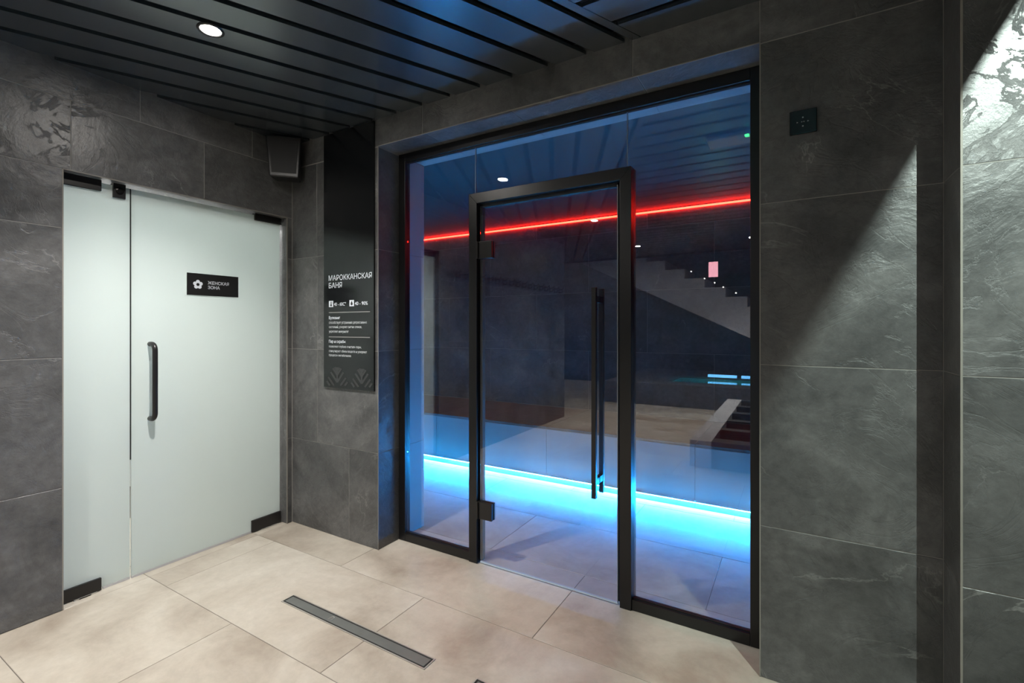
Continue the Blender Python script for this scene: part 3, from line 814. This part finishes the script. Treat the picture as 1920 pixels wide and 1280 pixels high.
fv = [bm.verts.new(p) for p in c8]; bv = [bm.verts.new(p - e * 0.002) for p in c8]
bm.faces.new(fv); bm.faces.new(bv[::-1])
for i in range(4): bm.faces.new((fv[i], bv[i], bv[(i + 1) % 4], fv[(i + 1) % 4]))
bmesh.ops.recalc_face_normals(bm, faces=bm.faces)
mesh_obj('shield_plate', bm, M['black'], sl)
ld = bpy.data.lights.new('spotlight_light', 'SPOT'); ld.energy = P_SPOT; ld.color = (0.84, 1.0, 0.91)
ld.spot_size = math.radians(165); ld.spot_blend = 0.3; ld.shadow_soft_size = 0.003
lo = bpy.data.objects.new('spotlight_light', ld); lo.location = LS; link(lo, sl)

# emergency light box on the ceiling, seen in the glass
el = empty('emergency_light', (2.68, -0.97, 2.515), 'white ceiling emergency light box with a green lamp', 'lamp')
box('housing', (2.430, -1.060, 2.512), (2.930, -0.890, 2.5365), M['white'], el, bev=0.004)
bm = bmesh.new(); lathe(bm, [(0.010, 0.0), (0.013, 0.003), (0.013, 0.006)], 16)
mesh_obj('indicator', bm, M['green_led'], el, matrix=Matrix.Translation((2.665, -0.91, 2.5058)))

# ------------------------------------------------------------------ coat hooks on the left wall behind the camera's left
def hook_meshes():
    bm = bmesh.new(); add_box(bm, (0, -0.012, -0.045), (0.005, 0.012, 0.045), 0.001)
    me1 = bpy.data.meshes.new('back_plate'); bm.to_mesh(me1); bm.free(); me1.materials.append(M['black'])
    out = [me1]
    for pts in ([(0.005, 0, -0.02), (0.035, 0, -0.03), (0.05, 0, -0.015), (0.055, 0, 0.01)], [(0.005, 0, 0.02), (0.045, 0, 0.02), (0.065, 0, 0.035), (0.07, 0, 0.05)]):
        bm = tube(bmesh.new(), pts, 0.006, 8); me = bpy.data.meshes.new('prong'); bm.to_mesh(me); bm.free(); me.materials.append(M['black']); out.append(me)
    return out
hm = hook_meshes()
ys = [-1.425 - 0.1540 * k for k in range(17)]
ords = ['first', 'second', 'third', 'fourth', 'fifth', 'sixth', 'seventh', 'eighth', 'ninth', 'tenth', 'eleventh', 'twelfth', 'thirteenth', 'fourteenth', 'fifteenth', 'sixteenth', 'last']
for k, yy in enumerate(ys):
    root = empty('wall_hook', (0.0005, yy, 1.838), 'black coat hook on the slate wall, %s from the white door' % ords[k], 'hook', 'coat hooks in a row')
    for me, nm in zip(hm, ('back_plate', 'prong', 'prong')):
        o = bpy.data.objects.new(nm, me); COL.objects.link(o); o.parent = root

# ------------------------------------------------------------------ foot bath, stairs and pool behind the camera
fbx0, fbx1, fby0, fby1, fz = 2.066, 2.80, -5.37, -2.358, 0.25
fb = empty('foot_bath', ((fbx0 + fbx1) / 2, (fby0 + fby1) / 2, 0), 'low slate block of square foot basins, mirrored at the lower right of the glass', 'foot bath')
lst = [((fbx0, fby0, 0.001), (fbx0 + 0.19, fby1, fz)), ((fbx1 - 0.10, fby0, 0.001), (fbx1, fby1, fz)), ((fbx0 + 0.19, fby0, 0.001), (fbx1 - 0.10, fby1, 0.06))]
ncell = 5; pitch = (fby1 - 0.16 - fby0 - 0.05) / ncell
lst.append(((fbx0 + 0.19, fby1 - 0.17, 0.06), (fbx1 - 0.10, fby1, fz)))
lst.append(((fbx0 + 0.19, fby0, 0.06), (fbx1 - 0.10, fby0 + 0.10, fz)))
yy = fby1 - 0.17
for k in range(ncell - 1):
    yy -= pitch
    lst.append(((fbx0 + 0.19, yy, 0.06), (fbx1 - 0.10, yy + 0.12, fz)))
for k, (lo, hi) in enumerate(lst): box('basin_wall' if k != 2 else 'basin_floor', lo, hi, M['concrete'] if k == 0 else M['steam'], fb)

dk = empty('pool_deck', (3.0, -7.2, 0), 'raised grey pool surround, mirrored dimly in the right pane', 'pool')
DT = 0.37
for lo, hi in (((0.0, -6.25, 0.001), (6.45, -5.77, DT)), ((0.0, -8.76, 0.001), (1.0, -6.25, DT)), ((1.0, -8.76, 0.001), (6.45, -7.35, DT)), ((4.6, -7.35, 0.001), (6.45, -6.25, DT))):
    box('deck_slab', lo, hi, M['plaster'], dk)
box('pool_floor', (1.001, -7.349, 0.001), (4.599, -6.251, 0.02), M['pool_tile'], dk)
for lo, hi in (((1.001, -7.349, 0.02), (1.02, -6.251, DT - 0.04)), ((1.02, -7.349, 0.02), (4.599, -7.33, DT - 0.04)), ((1.02, -6.27, 0.02), (4.599, -6.251, DT - 0.04))):
    box('pool_lining', lo, hi, M['pool_tile'], dk)
box('pool_water', (1.021, -7.329, DT - 0.045), (4.598, -6.271, DT - 0.042), M['water'], dk)
for x0 in (1.7, 3.2):
    pd = bpy.data.lights.new('pool_lamp', 'POINT'); pd.energy = 22.0; pd.color = (0.55, 0.95, 1.0); pd.shadow_soft_size = 0.04
    po = bpy.data.objects.new('pool_lamp', pd); po.location = (x0, -6.75, 0.16); link(po, dk)
for x0 in (1.50, 2.08):
    box('pool_light', (x0, -7.41, DT + 0.001), (x0 + 0.50, -7.36, DT + 0.05), M['pool_lamp'], dk)

st = empty('staircase', (1.0, -6.4, DT), 'grey concrete staircase rising to the left, mirrored in the right pane', 'staircase')
# side profile in X-Z: soffit line through (2.279,1.203)-(0.467,2.056); treads 0.31 wide, 0.165 high
prof = []
def soff(x): return 1.203 + (2.279 - x) * 0.471
x, z = 2.60, 1.478
xs = x
top = []
for k in range(10):
    top += [(x, z), (x, z + 0.165)]
    x -= 0.318; z += 0.165
xl = x
xr0 = 2.60
low = []
x2, z2 = 2.60, 1.478
while z2 > 0.40:
    low += [(x2, z2), (x2 + 0.318, z2)]
    x2 += 0.318; z2 -= 0.165
outline = [(xl, z)] + top[::-1] + low[1:] + [(x2, DT + 0.001), (x2 - 0.9, DT + 0.001)] + [(xl, soff(xl))]
bm = bmesh.new()
a = [bm.verts.new((px, -6.95, pz)) for px, pz in outline]; b = [bm.verts.new((px, -6.0, pz)) for px, pz in outline]
nn = len(outline)
bm.faces.new(a); bm.faces.new(b[::-1])
for i in range(nn): bm.faces.new((a[i], b[i], b[(i + 1) % nn], a[(i + 1) % nn]))
bmesh.ops.recalc_face_normals(bm, faces=bm.faces)
bmesh.ops.triangulate(bm, faces=[f for f in bm.faces if len(f.verts) > 4])
mesh_obj('stair_flight', bm, M['concrete'], st)
for px, py in ((1296, 509), (1321, 522), (1340, 530), (1356, 538), (1380, 549)):
    d = ray(px, py); t = ((2 * G + 6.0) - CAM.y) / d.y; q = CAM + d * t
    bm = bmesh.new(); lathe(bm, [(0.009, 0), (0.011, 0.003), (0.011, 0.006)], 12)
    mesh_obj('step_light', bm, M['step_lamp'], st, matrix=Matrix.Translation((q.x, -5.9985, q.z)) @ Matrix.Rotation(math.pi / 2, 4, 'X'))
wp = empty('wall_lamp', (1.42, -8.76, 2.6), 'small glowing pink wall panel above the mirrored staircase', 'lamp')
box('lamp_body', (1.30, -8.769, 2.40), (1.52, -8.745, 2.76), M['frame'], wp, bev=0.003)
box('lamp_panel', (1.315, -8.7448, 2.415), (1.505, -8.740, 2.745), M['pink_lamp'], wp)
